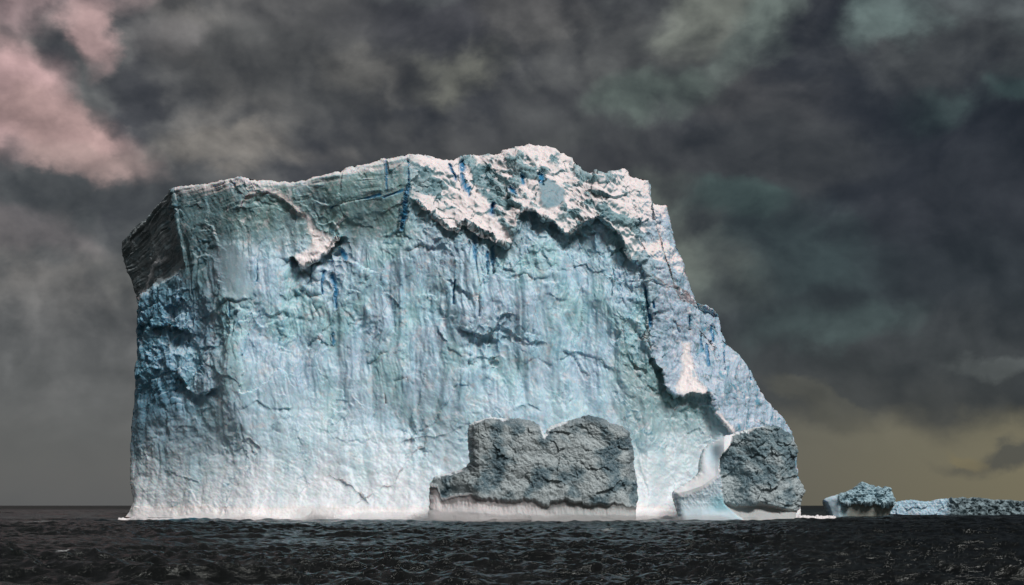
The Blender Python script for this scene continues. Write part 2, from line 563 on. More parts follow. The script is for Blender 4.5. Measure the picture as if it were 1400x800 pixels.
# ------------------------------------------------------------------ the great iceberg
def great_iceberg():
    s = 370 / FPX
    left = [(158, 730), (167, 711), (176, 701), (182, 686), (178, 656), (178, 619), (180, 581), (184, 536), (188, 484),
            (187, 450), (189, 420), (186, 397), (178, 375), (170, 358), (166, 344), (166, 332)]
    top = [(166, 332), (172, 322), (195, 302), (214, 283), (229, 266), (234, 258), (262, 253), (285, 251), (300, 247),
           (330, 241), (345, 247), (364, 246), (382, 249), (405, 249), (435, 242), (465, 236), (480, 229), (500, 226),
           (521, 217), (540, 216), (562, 211), (581, 211), (600, 217), (615, 219), (637, 214), (660, 211), (679, 210),
           (690, 204), (709, 199), (727, 197), (746, 199), (769, 208), (784, 216), (797, 230), (801, 235), (825, 238), (844, 231),
           (860, 231), (862, 240), (887, 247), (889, 264), (891, 278), (911, 281), (915, 296)]
    right = [(1096, 730), (1092, 660), (1088, 612), (1082, 589), (1069, 570), (1050, 551), (1039, 536), (1027, 510),
             (1012, 487), (994, 471), (986, 452), (984, 435), (975, 429), (956, 424), (947, 401), (937, 375), (932, 356),
             (924, 337), (919, 315), (915, 296)]
    bottom = [(158, 730), (1096, 730)]
    nu, nv = 920, 540
    u, v = spaced(nu, .3), spaced(nv, .25)
    PX, PY = coons(left, right, bottom, top, u, v)
    # ragged outline
    ou = np.minimum(PX - 150, 60)
    rag = fbm(PX / 9, PY / 9, 4, 50, .6)
    outline = left + top[1:] + right[::-1][1:]
    d_out = seg_dist(PX, PY, outline)
    edge = np.exp(-d_out / 8)
    PX = PX + edge * rag * 3.0 * sm(712, 690, PY)
    PY = PY + edge * fbm(PX / 8, PY / 8, 4, 61, .6) * 3.0 * sm(705, 660, PY)

    lip = [(545, 262), (556, 264), (565, 271), (577, 282), (591, 294), (613, 312), (626, 316), (632, 306), (641, 307), (656, 319), (669, 320),
           (684, 332), (696, 335), (702, 324), (707, 299), (718, 286), (727, 287), (741, 299), (756, 302), (765, 314), (780, 321),
           (793, 310), (806, 301), (819, 295), (831, 304), (846, 317), (853, 338), (861, 352), (876, 357), (883, 376),
           (887, 420), (884, 468), (889, 491), (904, 507), (908, 526), (921, 539), (935, 542), (948, 537), (970, 539),
           (977, 558), (988, 577), (1003, 596), (1012, 640), (1016, 730)]
    wx = fbm(PX / 26, PY / 26, 4, 3) * 5.5 + fbm(PX / 8, PY / 8, 3, 4) * 2.4
    wy = fbm(PX / 26, PY / 26, 4, 13) * 5.5 + fbm(PX / 8, PY / 8, 3, 14) * 2.4
    QX, QY = PX + wx, PY + wy
    lx, ly = np.array(lip).T
    lipy = np.interp(QX, lx, ly, left=262, right=2000)
    dl = seg_dist(QX, QY, lip)
    d = np.where(QY < lipy, dl, -dl)            # + above the lip
    amp = sm(548, 580, PX)
    above = sm(-1.2, 1.2, d) * amp

    t = np.clip((712 - PY) / 500, -.04, 1)
    dep = 12 * (1 - np.exp(-np.clip(t, 0, 1) / .17)) + 6 * t - 2.5 * np.exp(-np.clip(t, 0, 1) / .02)
    q = np.clip((345 - PX) / 155, 0, 1.25)
    dep += 25 * q ** 1.4
    dep += np.clip(PX - 820, 0, 400) * s * .22 + np.clip(PX - 985, 0, 400) * s * .5
    # shallow bays across the wall
    dep += 2.6 * np.sin((PX - 380) / 62) * sm(250, 330, PY) * sm(640, 560, PY) * sm(880, 800, PX)
    # buttresses and hollows
    for bx_, by_, rx_, ry_, a_ in ((470, 405, 30, 54, -2.0), (592, 395, 26, 56, 2.0), (640, 432, 30, 40, -1.2), (318, 470, 26, 60, -2.0),
                                   (228, 500, 22, 40, -2.4), (272, 440, 18, 42, 2.6), (735, 420, 36, 60, -1.6), (795, 420, 24, 80, 1.6), (545, 470, 26, 60, -1.3),
                                   (405, 440, 24, 60, 1.4), (205, 570, 14, 70, -1.6), (690, 520, 40, 50, 1.2), (370, 330, 40, 40, 2.2), (285, 330, 24, 50, 1.5),
                                   (500, 320, 40, 34, 1.6), (850, 450, 14, 70, -1.6), (430, 590, 60, 50, -1.5), (560, 580, 40, 60, 1.2), (300, 620, 40, 40, 1.0)):
        dep += a_ * 1.15 * np.exp(-((PX + 9 * fbm(PX / 30, PY / 40, 2, 19) - bx_) / rx_) ** 2 - ((PY - by_) / ry_) ** 2)
    # snow shoulder and right flank lean back behind the lip
    dd = np.clip(d, 0, 150)
    dep += amp * np.where(d > 0, dd * s * (.95 - .25 * sm(860, 930, PX)), 0)
    # hollow under the lip
    rec = np.interp(PX, [545, 600, 640, 690, 720, 800, 860, 885, 910, 960, 1010], [1.0, 2.2, 2.8, 3.4, 4.6, 4.8, 2.8, 1.2, 4.5, 4.0, 2.5])
    dec = np.interp(PX, [560, 700, 860, 900, 1000], [50, 55, 60, 120, 240])
    dep += amp * rec * sm(1.0, -3.5, d) * np.exp(np.minimum(d, 0) / dec)
    # left corner: the overhanging layered flank turns away
    rx = np.interp(PY, [250, 258, 300, 340, 365, 420], [233, 234, 239, 246, 250, 250]) + fbm(PX / 10, PY / 14, 4, 71) * 3
    yb = np.interp(PX, [180, 192, 215, 246], [418, 412, 392, 366]) + fbm(PX / 12, PY / 12, 3, 72) * 5
    flank = sm(-2.5, 3.5, yb - PY) * sm(-1.0, 2.0, rx - PX)
    dep += flank * (np.clip(rx - PX, 0, 90) * .30 + 1.0)
    dep -= .9 * np.exp(-((PX - rx - 2) / 3.0) ** 2) * sm(372, 350, PY)
    # turn over the outline
    we = np.where(PX < 560, 7.0, 14.0)
    ee = 1 - np.clip(d_out / we, 0, 1)
    dep += (we * s * 1.1) * (1 - np.sqrt(np.clip(1 - ee * ee, 0, 1))) * sm(715, 690, PY)
    # scarps: (points, height in m, decay px)
    scarps = [
        ([(404, 352), (411, 367), (430, 357), (450, 343), (462, 327)], 3.4, 34),
        ([(328, 284), (338, 270), (352, 263), (377, 264), (396, 280), (410, 292)], 1.6, 26),
        ([(462, 345), (474, 350), (490, 362), (506, 372)], -1.4, 30),
        ([(770, 481), (790, 484), (806, 487), (822, 490), (832, 502)], 1.6, 14),
        ([(505, 494), (516, 486), (527, 480)], 1.0, 10), ([(640, 494), (656, 486), (664, 487), (676, 494)], 1.3, 12),
        ([(598, 448), (606, 462), (613, 474), (628, 488)], 1.0, 12),
        ([(618, 384), (623, 389), (637, 397), (641, 404)], 1.6, 16),
        ([(634, 448), (646, 455), (658, 462), (672, 458), (681, 446), (690, 430)], 2.0, 22),
        ([(241, 508), (249, 520), (258, 534), (270, 540), (289, 532)], 2.0, 26),
        ([(226, 644), (238, 650), (251, 653), (270, 657)], .9, 14), ([(214, 520), (222, 545), (230, 575), (233, 600)], .9, 18),
        ([(752, 404), (762, 409), (772, 409)], 1.2, 12), ([(531, 404), (540, 412), (548, 421)], 1.1, 12),
        ([(300, 415), (310, 408), (322, 412), (334, 408)], 1.4, 16), ([(190, 447), (206, 443), (222, 448), (240, 446), (258, 458)], 2.2, 30),
        ([(262, 470), (276, 478), (290, 474)], 1.6, 22), ([(200, 478), (214, 486), (226, 500)], 1.4, 22),
        ([(930, 560), (942, 556), (950, 562)], .9, 10), ([(908, 547), (917, 550), (923, 558)], .9, 10),
        ([(480, 690), (510, 676), (540, 660), (552, 640), (566, 620), (600, 597), (636, 580)], .4, 26),
        ([(450, 649), (466, 656), (486, 668), (500, 686)], .6, 14), ([(555, 604), (580, 596), (600, 600)], .6, 12),
        ([(690, 452), (706, 462), (724, 470), (742, 468)], .9, 16), ([(858, 486), (866, 496), (880, 505)], 1.4, 12),
        ([(700, 380), (716, 372), (732, 380), (744, 376)], 1.0, 14), ([(560, 340), (576, 332), (594, 338), (606, 332)], 1.2, 18),
        ([(470, 300), (500, 293), (530, 288), (550, 276)], .5, 8), ([(440, 283), (480, 270), (520, 262), (548, 253)], .5, 6),
        ([(374, 430), (386, 424), (396, 432)], .9, 14), ([(422, 470), (436, 462), (446, 470)], .8, 14),
        ([(540, 520), (556, 514), (566, 522)], .6, 10), ([(706, 560), (724, 552), (738, 560)], .6, 10),
        ([(330, 560), (352, 548), (372, 560), (400, 556)], .6, 14), ([(320, 610), (340, 600), (352, 610)], .6, 12),
    ]
    for pts, hgt, dc in scarps:
        xs = [p[0] for p in pts]
        ys = [p[1] for p in pts]
        bb = (QX > min(xs) - 3 * dc) & (QX < max(xs) + 3 * dc) & (QY > min(ys) - 3 * dc) & (QY < max(ys) + 4 * dc)
        if not bb.any():
            continue
        x_, y_ = QX[bb], QY[bb]
        ds = seg_dist(x_, y_, pts)
        yl = np.interp(x_, *np.array(sorted(pts)).T)
        o_ = np.argsort(xs)
        yl = np.interp(x_, np.array(xs)[o_], np.array(ys)[o_])
        below = sm(-1.0, 2.0, y_ - yl)
        fade = np.exp(-np.maximum(0, np.maximum(min(xs) - x_, x_ - max(xs))) / (dc * .25 + 1))
        dep[bb] += (hgt if abs(hgt) > 1.9 and dc > 20 else .5 * hgt) * (.55 + .9 * sm(-.3, .4, fbm(x_ / 16, y_ / 16, 2, 24))) * (below * np.exp(-ds / dc) - .45 * (1 - below) * np.exp(-ds / (dc * .7))) * fade
    # blue crevasses: (points, half width px, depth m)
    cracks = [
        ([(558, 221), (559, 250), (555, 268), (552, 292), (549, 312)], 1.3, 1.8),
        ([(614, 225), (619, 235), (623, 245)], 1.7, 2.5), ([(632, 216), (632, 232)], 1.5, 2.2), ([(631, 238), (636, 252), (642, 267)], 1.2, 1.5),
        ([(674, 278), (672, 290)], 2.4, 3.2), ([(697, 256), (704, 265)], 1.8, 2.0), ([(712, 228), (714, 240), (715, 250)], 1.2, 1.4), ([(739, 238), (742, 252)], 1.6, 2.0),
        ([(648, 322), (649, 345), (652, 370), (655, 395), (655, 432)], 1.4, 1.6), ([(666, 345), (667, 375)], 1.3, 1.3), ([(674, 336), (674, 374)], 1.4, 1.6), ([(622, 384), (620, 415)], 1.5, 1.5),
        ([(881, 385), (884, 405), (887, 425), (890, 445)], 1.9, 1.9), ([(892, 412), (896, 430)], 1.4, 1.3), ([(922, 440), (928, 455)], 1.7, 1.6), ([(942, 432), (941, 450)], 1.7, 1.5),
        ([(442, 371), (440, 385), (440, 402)], 1.3, 1.4), ([(454, 376), (458, 392), (459, 420)], 1.4, 1.5), ([(467, 344), (473, 352)], 1.8, 1.6), ([(352, 362), (351, 385)], 1.0, 1.0), ([(314, 410), (313, 432)], 1.0, .9),
        ([(452, 284), (478, 275), (500, 271), (520, 266)], 1.0, .8), ([(524, 270), (540, 264), (552, 260)], 1.0, .8), ([(528, 214), (529, 262)], .7, .5),
        ([(966, 470), (969, 500)], 1.0, 1.0), ([(972, 446), (976, 466)], 1.0, 1.0), ([(958, 456), (960, 478)], .9, .9), ([(1022, 500), (1027, 520)], .9, .8), ([(990, 482), (991, 506)], .9, .8),
        ([(455, 455), (456, 470)], 1.0, .8), ([(526, 540), (527, 552)], .8, .5),
    ]
    blue = np.zeros_like(PX)
    crack_id = np.full(PX.shape, -1, np.int32)
    CX = PX + fbm(PX / 7, PY / 11, 3, 90) * 2.0
    for k, (pts, wid, dp) in enumerate(cracks):
        xs = [p[0] for p in pts]
        ys = [p[1] for p in pts]
        bb = (CX > min(xs) - 12) & (CX < max(xs) + 12) & (PY > min(ys) - 14) & (PY < max(ys) + 14)
        dc = seg_dist(CX[bb], PY[bb], pts)
        wv = np.maximum(.6, wid * (.85 + .45 * fbm(CX[bb] / 5, PY[bb] / 10, 2, 80 + k)))
        dep[bb] += .75 * dp * np.exp(-(dc / wv) ** 2)
        b = np.exp(-(dc / (wv * 1.0)) ** 2)
        blue[bb] = np.maximum(blue[bb], b)
        ci = crack_id[bb]
        ci[dc < wv * .8] = k
        crack_id[bb] = ci

    P = at(PX, PY, 370 + dep)
    N = grid_normals(P)
    X, Z = P[..., 0], P[..., 2]
    # -------- zones
    low = sm(470, 640, PY + fbm(PX / 60, PY / 60, 3, 20) * 70)
    leftz = sm(335, 215, PX + fbm(PX / 30, PY / 30, 3, 21) * 30)
    crumb = np.clip(leftz * sm(560, 500, PY) * sm(370, 420, PY) * .9 + above * sm(830, 900, PX) * .8
                    + amp * (1 - above) * sm(-60, -3, d) * .9 + .18, 0, 1) * (1 - .55 * low)
    flute = sm(300, 360, PY) * (1 - above) * (1 - .8 * low)
    strat = np.clip(flank + sm(330, 262, PY - 18 * np.sin(PX / 40)) * sm(590, 500, PX) * (PY < 345), 0, 1)
    # -------- displacement along the surface normal, metres
    disp = 1.3 * fbm(X / 22, Z / 26, 3, 30)
    w1 = X + fbm(X / 9, Z / 12, 3, 31) * 2.2
    disp += 1.2 * (1 - above) * sm(250, 330, PY) * (1 - .6 * low) * fbm((X + fbm(X / 20, Z / 25, 2, 11) * 5) / 10, Z / 48, 2, 10, .5, 'b')
    disp += flute * (.55 * fbm(w1 / 4.4, Z / 34, 3, 32, kind='r') + .26 * fbm(w1 / 1.6, Z / 20, 3, 33, kind='r') + .07 * perlin(w1 / .55, Z / 7, 28)
                     + .34 * fbm(w1 / 1.9, Z / 24, 3, 12, .55, 'r') * np.exp(-((PX - 580) / 150) ** 2 - ((PY - 405) / 70) ** 2))
    disp += (.36 - .22 * low) * facets((w1 + fbm(X / 6, Z / 9, 3, 18) * 2.5) / 9, (Z + fbm(X / 6, Z / 9, 3, 17) * 3) / 20, 16) * (1 - above)
    f1, f2, _ = worley(w1 / 12, (Z + fbm(X / 8, Z / 8, 2, 34) * 3) / 19, 35)
    disp += (1.15 - .7 * low) * (f1 - .5) * (1 - .5 * above)
    f1, f2, _ = worley(w1 / 4.6, (Z + fbm(X / 4, Z / 4, 2, 36) * 1.5) / 11, 37)
    disp += (.24 - .12 * low) * (f1 - .5)
    # broken terraces, only here and there
    brk = sm(.02, .38, fbm(X / 13 + 3, Z / 15, 3, 29)) * (1 - .6 * above)
    tn = fbm(w1 / 15, Z / 13, 4, 38) * 2.6
    fr = tn - np.floor(tn)
    disp += (.55 - .40 * low) * brk * (np.floor(tn) + sm(.86, 1.0, fr) - tn)
    tn = fbm(w1 / 6 + 40, Z / 8, 4, 39) * 2.4
    fr = tn - np.floor(tn)
    crk = sm(.80, .93, fr) * sm(1.0, .95, fr) * brk
    disp += (.26 - .18 * low) * brk * (np.floor(tn) + sm(.8, 1.0, fr) - tn)
    # chips and crumbs
    fw = fbm(X / 3, Z / 3, 3, 41) * 1.2
    disp += .30 * brk * (1 - above) * facets((w1 + fw) / 2.0, (Z + fw) / 5.5, 27)
    disp += crumb * (.75 * facets((X + fw) / 3.0, (Z + fw) / 4.6, 42) + .38 * facets((X + fw) / 1.4, (Z - fw) / 2.0, 43)
                     + .30 * fbm(X / 2.2, Z / 3.2, 4, 44, .6, 'r')) * (1 - .75 * above)
    disp += (.09 - .06 * low + .08 * crumb) * fbm(X / .9, Z / 1.4, 3, 45, .6) + .12 * (1 - .75 * low) * fbm((X + Z * .5) / 1.6, (Z - X * .5) / 5, 3, 22, .6, 'r')
    # snow shoulder: gullies running down to the right
    a = math.radians(52)
    gx, gz = X * math.cos(a) + Z * math.sin(a), -X * math.sin(a) + Z * math.cos(a)
    sh = above * sm(930, 860, PX)
    sn = fbm(gx / 5, gz / 17, 4, 67) + .75 * fbm(X / 3.5, Z / 3.0, 4, 68, .6)
    snow_a = above * sm(-.12, .10, sn + .12 * sm(905, 860, PX) - .75 * sm(330, 420, PY) * sm(840, 880, PX) + .45 * soft_poly(QX, QY, [(592, 212), (640, 238), (668, 285), (704, 332), (690, 340), (655, 322), (625, 318), (566, 272), (562, 256), (596, 258), (640, 290), (615, 250), (580, 220)], 6)
                                  - .55 * soft_poly(QX, QY, [(568, 238), (590, 240), (612, 256), (588, 268), (570, 258)], 5) - .5 * soft_poly(QX, QY, [(612, 272), (636, 284), (632, 292), (615, 285)], 4)
                                  - .4 * soft_poly(QX, QY, [(640, 222), (668, 245), (680, 252), (660, 256), (642, 240)], 5) - .35 * soft_poly(QX, QY, [(690, 212), (716, 206), (730, 236), (712, 262), (690, 244)], 6)
                                  + .2 * sm(28, 6, d) * sm(.0, .3, fbm(X / 9, Z / 9, 2, 26)))
    disp += sh * (.22 * fbm(gx / 1.4, gz / 3, 3, 20, .6, 'r') + 1.2 * fbm(gx / 5, gz / 17, 3, 46, .5, 'b') + (1.25 - .55 * snow_a) * facets((X + fw * 1.6) / 8.5, (Z + fw) / 7, 47) + (.55 - .48 * snow_a) * facets((X + fw) / 2.8, (Z + fw) / 2.4, 15)
                  + (.55 - .50 * snow_a) * fbm(X / 2.4, Z / 1.5, 4, 48, .6, 'r') + (.35 - .28 * snow_a) * facets((gx + fw) / 1.6, (gz + fw) / 3, 25))
    fl2 = above * sm(880, 930, PX)
    disp += fl2 * (.6 * fbm(w1 / 2.6, Z / 13, 4, 49, .55, 'r') + .32 * fbm(X / 2.5, Z / 3.5, 4, 52, .6, 'b'))
    # snow and firn layers
    lay = (Z - X * .16) + fbm(X / 14, Z / 14, 3, 53) * .9
    layf = (Z - X * 0 - (rx - PX) * -.0) + (PX - 234) * s * -.78 + fbm(X / 9, Z / 9, 2, 54) * .5
    lay = np.where(flank > .5, layf, lay)
    g = perlin(lay / .85, X / 60, 55) + .6 * perlin(lay / .38, X / 30 + 9, 56)
    disp += strat * (.10 + .24 * sm(34, 6, d_out) + .40 * flank) * np.where(g > 0, g ** .7, -np.abs(g) ** 1.2) * (.1 + 1.7 * sm(-.1, .45, fbm(X / 6, Z / 4, 3, 57)))
    # billowy spatter low on the wall
    disp += low * (.40 * fbm(X / 8, Z / 6, 4, 58, .5, 'b') + .12 * fbm((X + Z) / 2.4, (Z - X * .6) / 4, 4, 59, .55, 'r'))
    calm = soft_poly(QX, QY, [(736, 252), (748, 243), (775, 260), (774, 276), (758, 284), (742, 280)], 2)
    facet_l = soft_poly(QX, QY, [(294, 326), (320, 336), (336, 358), (346, 400), (322, 424), (306, 400)], 7)
    disp *= 1 - .8 * np.maximum.reduce([calm, facet_l, .95 * blue])
    disp = disp * np.clip(d_out / 6 + .35, .35, 1) * sm(730, 700, PY)
    # ragged foot: swash zone
    P = P + N * disp[..., None]
    P = P.astype(np.float32)

    # -------- colour of the ice, with shade painted in at some places
    def W(c, w):
        nonlocal col
        w = np.clip(w, 0, 1)[..., None]
        col = col * (1 - w) + c * w
    m1 = fbm(X / 9, Z / 16, 4, 63)
    m2 = fbm(X / 4, Z / 6, 4, 64)
    m3 = fbm(X / 2.2, Z / 2.2, 4, 65, .6)
    col = np.ones(PX.shape + (3,), np.float32) * lin(182, 214, 229)
    W(lin(184, 204, 224), sm(-.05, .35, m1) * .6)
    W(lin(164, 210, 212), sm(.0, -.35, m1) * .6)
    m4 = fbm(w1 / 1.3, Z / 10, 4, 23, .6)
    m5 = fbm((X + Z * .5) / 1.6, (Z - X * .5) / 5, 4, 22, .6)
    W(lin(126, 176, 196), sm(.02, -.4, m4) * .5)
    W(lin(208, 226, 234), sm(.05, .45, m4) * .45)
    W(lin(204, 218, 222), sm(.1, .5, m5) * .4)
    W(lin(130, 172, 184), sm(-.1, -.5, m5) * .4)
    green = np.clip(sm(370, 300, PY) * sm(620, 520, PX) * (1 - above) + soft_poly(QX, QY, [(850, 480), (905, 500), (1000, 590), (960, 700), (875, 660), (840, 560)], 22) * 1.0, 0, 1)
    W(lin(122, 152, 148), green * (.75 + .5 * m2))
    W(lin(98, 142, 142), sm(840, 880, PX) * (1 - above) * sm(470, 520, PY + .5 * (900 - PX)) * (.7 + .4 * m2))  # teal ice, painted darker as shade beneath the right lip
    W(lin(204, 226, 235), low * .75)
    W(lin(234, 232, 233), sm(590, 690, PY + m1 * 60 + m2 * 30) * .6)
    W(lin(188, 212, 216), low * sm(.1, .4, m2) * .5)
    W(lin(78, 140, 170), leftz * sm(660, 540, PY + m1 * 60) * .75)  # bluer ice, darkened as painted shade on the side turned from the sun
    W(lin(98, 122, 124), sm(380, 262, PX + fbm(PX / 24, PY / 40, 3, 14) * 34) * sm(430, 350, PY + m1 * 30) * .8)  # shade of the left-facing corner painted into the colour
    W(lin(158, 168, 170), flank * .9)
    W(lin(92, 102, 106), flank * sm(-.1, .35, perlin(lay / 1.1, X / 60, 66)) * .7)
    W(lin(120, 164, 178), sm(-.05, -.3, m3) * .25 * (1 - low))
    W(lin(210, 212, 216), sm(.22, .42, m3 + m2 * .5) * .55 * (1 - leftz * .8) * (1 - above))
    W(lin(122, 154, 160), above * sm(920, 860, PX) * .9)
    W(lin(196, 208, 210), above * sm(920, 860, PX) * sm(.0, .4, m2) * .35)
    W(lin(96, 130, 138), above * sm(920, 860, PX) * sm(.0, -.35, m2) * .7)
    W(lin(176, 194, 212), above * sm(860, 920, PX) * .85)
    W(lin(120, 160, 178), above * sm(860, 920, PX) * sm(.0, -.4, m4) * .8)
    W(lin(96, 130, 138), above * sm(.18, .4, fbm(X / 2.4, Z / 2.4, 4, 21, .6)) * (.35 + .4 * sm(820, 880, PX)))
    W(lin(226, 226, 232), above * sm(860, 920, PX) * sm(.1, .4, m3) * .7)
    N2 = grid_normals(P)[..., 2]
    N2 = (N2 + np.roll(N2, 1, 0) + np.roll(N2, -1, 0) + np.roll(N2, 1, 1) + np.roll(N2, -1, 1)) / 5
    # snow lies on whatever is level enough to hold it
    W(lin(226, 232, 236), sm(.34, .66, N2) * .34 * (1 - above) * (1 - .85 * flank))
    snow_a = snow_a * sm(.02, .30, N2 + .12 * m3)
    W(lin(234, 227, 227), snow_a)
    W(lin(222, 226, 230), above * sm(.5, .8, N2) * .2 * (1 - snow_a))
    patch_l = soft_poly(QX, QY, [(418, 296), (432, 312), (462, 326), (452, 343), (430, 357), (411, 368), (403, 352), (420, 342), (426, 326)], 4)
    arc = soft_poly(QX, QY, [(326, 284), (345, 258), (376, 254), (408, 282), (424, 300), (414, 300), (392, 276), (372, 265), (350, 267)], 3) * sm(-.3, .1, m3 + .2)
    strip = soft_poly(QX, QY, [(934, 470), (944, 468), (947, 492), (956, 518), (971, 539), (950, 539), (930, 540), (926, 528), (934, 500)], 4)
    strip2 = soft_poly(QX, QY, [(979, 561), (984, 565), (1004, 592), (998, 592)], 2)
    rim = sm(15, 4, d_out + 9 * np.where(strat > 0, perlin(lay / 1.1, X / 40, 69), 0)) * sm(600, 560, PX) * (PX > 240) * (PY < 300) * sm(-.5, .1, m2 + .25)
    snow_b = np.clip(np.maximum.reduce([patch_l, arc * .85, strip, strip2, rim * .8]), 0, 1)
    W(lin(238, 232, 232), snow_b)
    W(lin(228, 230, 232), soft_poly(QX, QY, [(218, 348), (230, 352), (214, 372), (196, 408), (190, 410), (198, 380)], 4) * sm(-.35, .0, m3))
    W(lin(84, 140, 164), crk * (1 - above) * .6)
    W(lin(168, 192, 202), facet_l * .5)
    W(lin(34, 128, 176), np.clip(blue * 1.1, 0, 1))
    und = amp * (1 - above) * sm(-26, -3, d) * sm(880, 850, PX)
    W(lin(120, 150, 156), und * .6)  # under-lip shadow painted as a greyer band
    W(lin(70, 150, 176), above * sm(930, 960, PX) * sm(.28, .42, fbm(X / 2.2, Z / 3.5, 3, 70)) * .7)
    foot = sm(686, 697, PY + fbm(PX / 22, PY / 50, 3, 73) * 7)
    W(lin(240, 237, 237), foot * .85)
    alpha = np.clip(.45 + .55 * crumb + .3 * strat - .3 * low - .35 * calm, .08, 1)
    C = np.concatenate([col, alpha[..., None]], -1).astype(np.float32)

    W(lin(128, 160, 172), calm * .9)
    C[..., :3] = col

    # -------- parts
    def fc(a):
        return (a[:-1, :-1] + a[1:, 1:]) * .5
    part = np.zeros((nv - 1, nu - 1), np.int32)
    part[fc(above) > .5] = 1
    part[(fc(above) > .5) & (fc(PX) + .25 * (fc(PY) - 300) > 905)] = 2
    part[fc(flank) > .5] = 3
    part[fc(patch_l) > .5] = 4
    part[(fc(strip) > .5)] = 5
    part[(fc(strip2) > .5)] = 6
    part[(fc(calm) > .5)] = 7
    part[fc(PY) > 693] = 8
    ck = crack_id[:-1, :-1]
    part[ck >= 0] = 20 + ck[ck >= 0]
    origin = (at(np.float32(625), np.float32(712), 385.0) * np.array([1, 1, 0])).astype(np.float32)
    root = thing('iceberg', origin, 'huge pale blue iceberg with a snowy top and a sheer fluted wall', 'iceberg')
    table = {0: ('ice_wall', M_ice, None), 1: ('snow_shoulder', M_snow, 'pinkish white snow slope above the wall'),
             2: ('ice_flank', M_ice, 'lavender blue slope on the right'), 3: ('layered_flank', M_firn, 'dark layered overhang at the left corner'),
             4: ('snow_ledge', M_snow, 'white snow ledge on the upper left of the wall'), 5: ('snow_chute', M_snow, 'bright snow tongue on the right flank'),
             6: ('snow_chute', M_snow, None), 7: ('ice_hollow', M_smooth, 'smooth blue-grey hollow in the snow slope'),
             8: ('wave_washed_foot', M_smooth, 'white foot washed by the sea')}
    for k in range(len(cracks)):
        table[20 + k] = ('crevasse', M_blue, None)
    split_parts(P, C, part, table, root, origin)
    back_of(P, 80.0, M_ice, lin(150, 185, 198), 'rear_slope', root, origin, 5)


great_iceberg()


# ------------------------------------------------------------------ smaller bergs: shared front builder
def front(left, right, top, nu, nv, D, rag=1.5, seed=0, edge=8.0, turn=1.0):
    bottom = [left[0], right[0]]
    u, v = spaced(nu, .4), spaced(nv, .3)
    PX, PY = coons(left, right, bottom, top, u, v)
    outline = left + top[1:] + right[::-1][1:]
    d_out = seg_dist(PX, PY, outline)
    e = np.exp(-d_out / 5)
    PX = PX + e * fbm(PX / 5, PY / 5, 3, seed) * rag
    PY = PY + e * fbm(PX / 5, PY / 5, 3, seed + 9) * rag
    ee = 1 - np.clip(d_out / edge, 0, 1)
    dep = edge * D / FPX * turn * (1 - np.sqrt(np.clip(1 - ee * ee, 0, 1)))
    return PX, PY, d_out, dep


def fc(a):
    return (a[:-1, :-1] + a[1:, 1:]) * .5


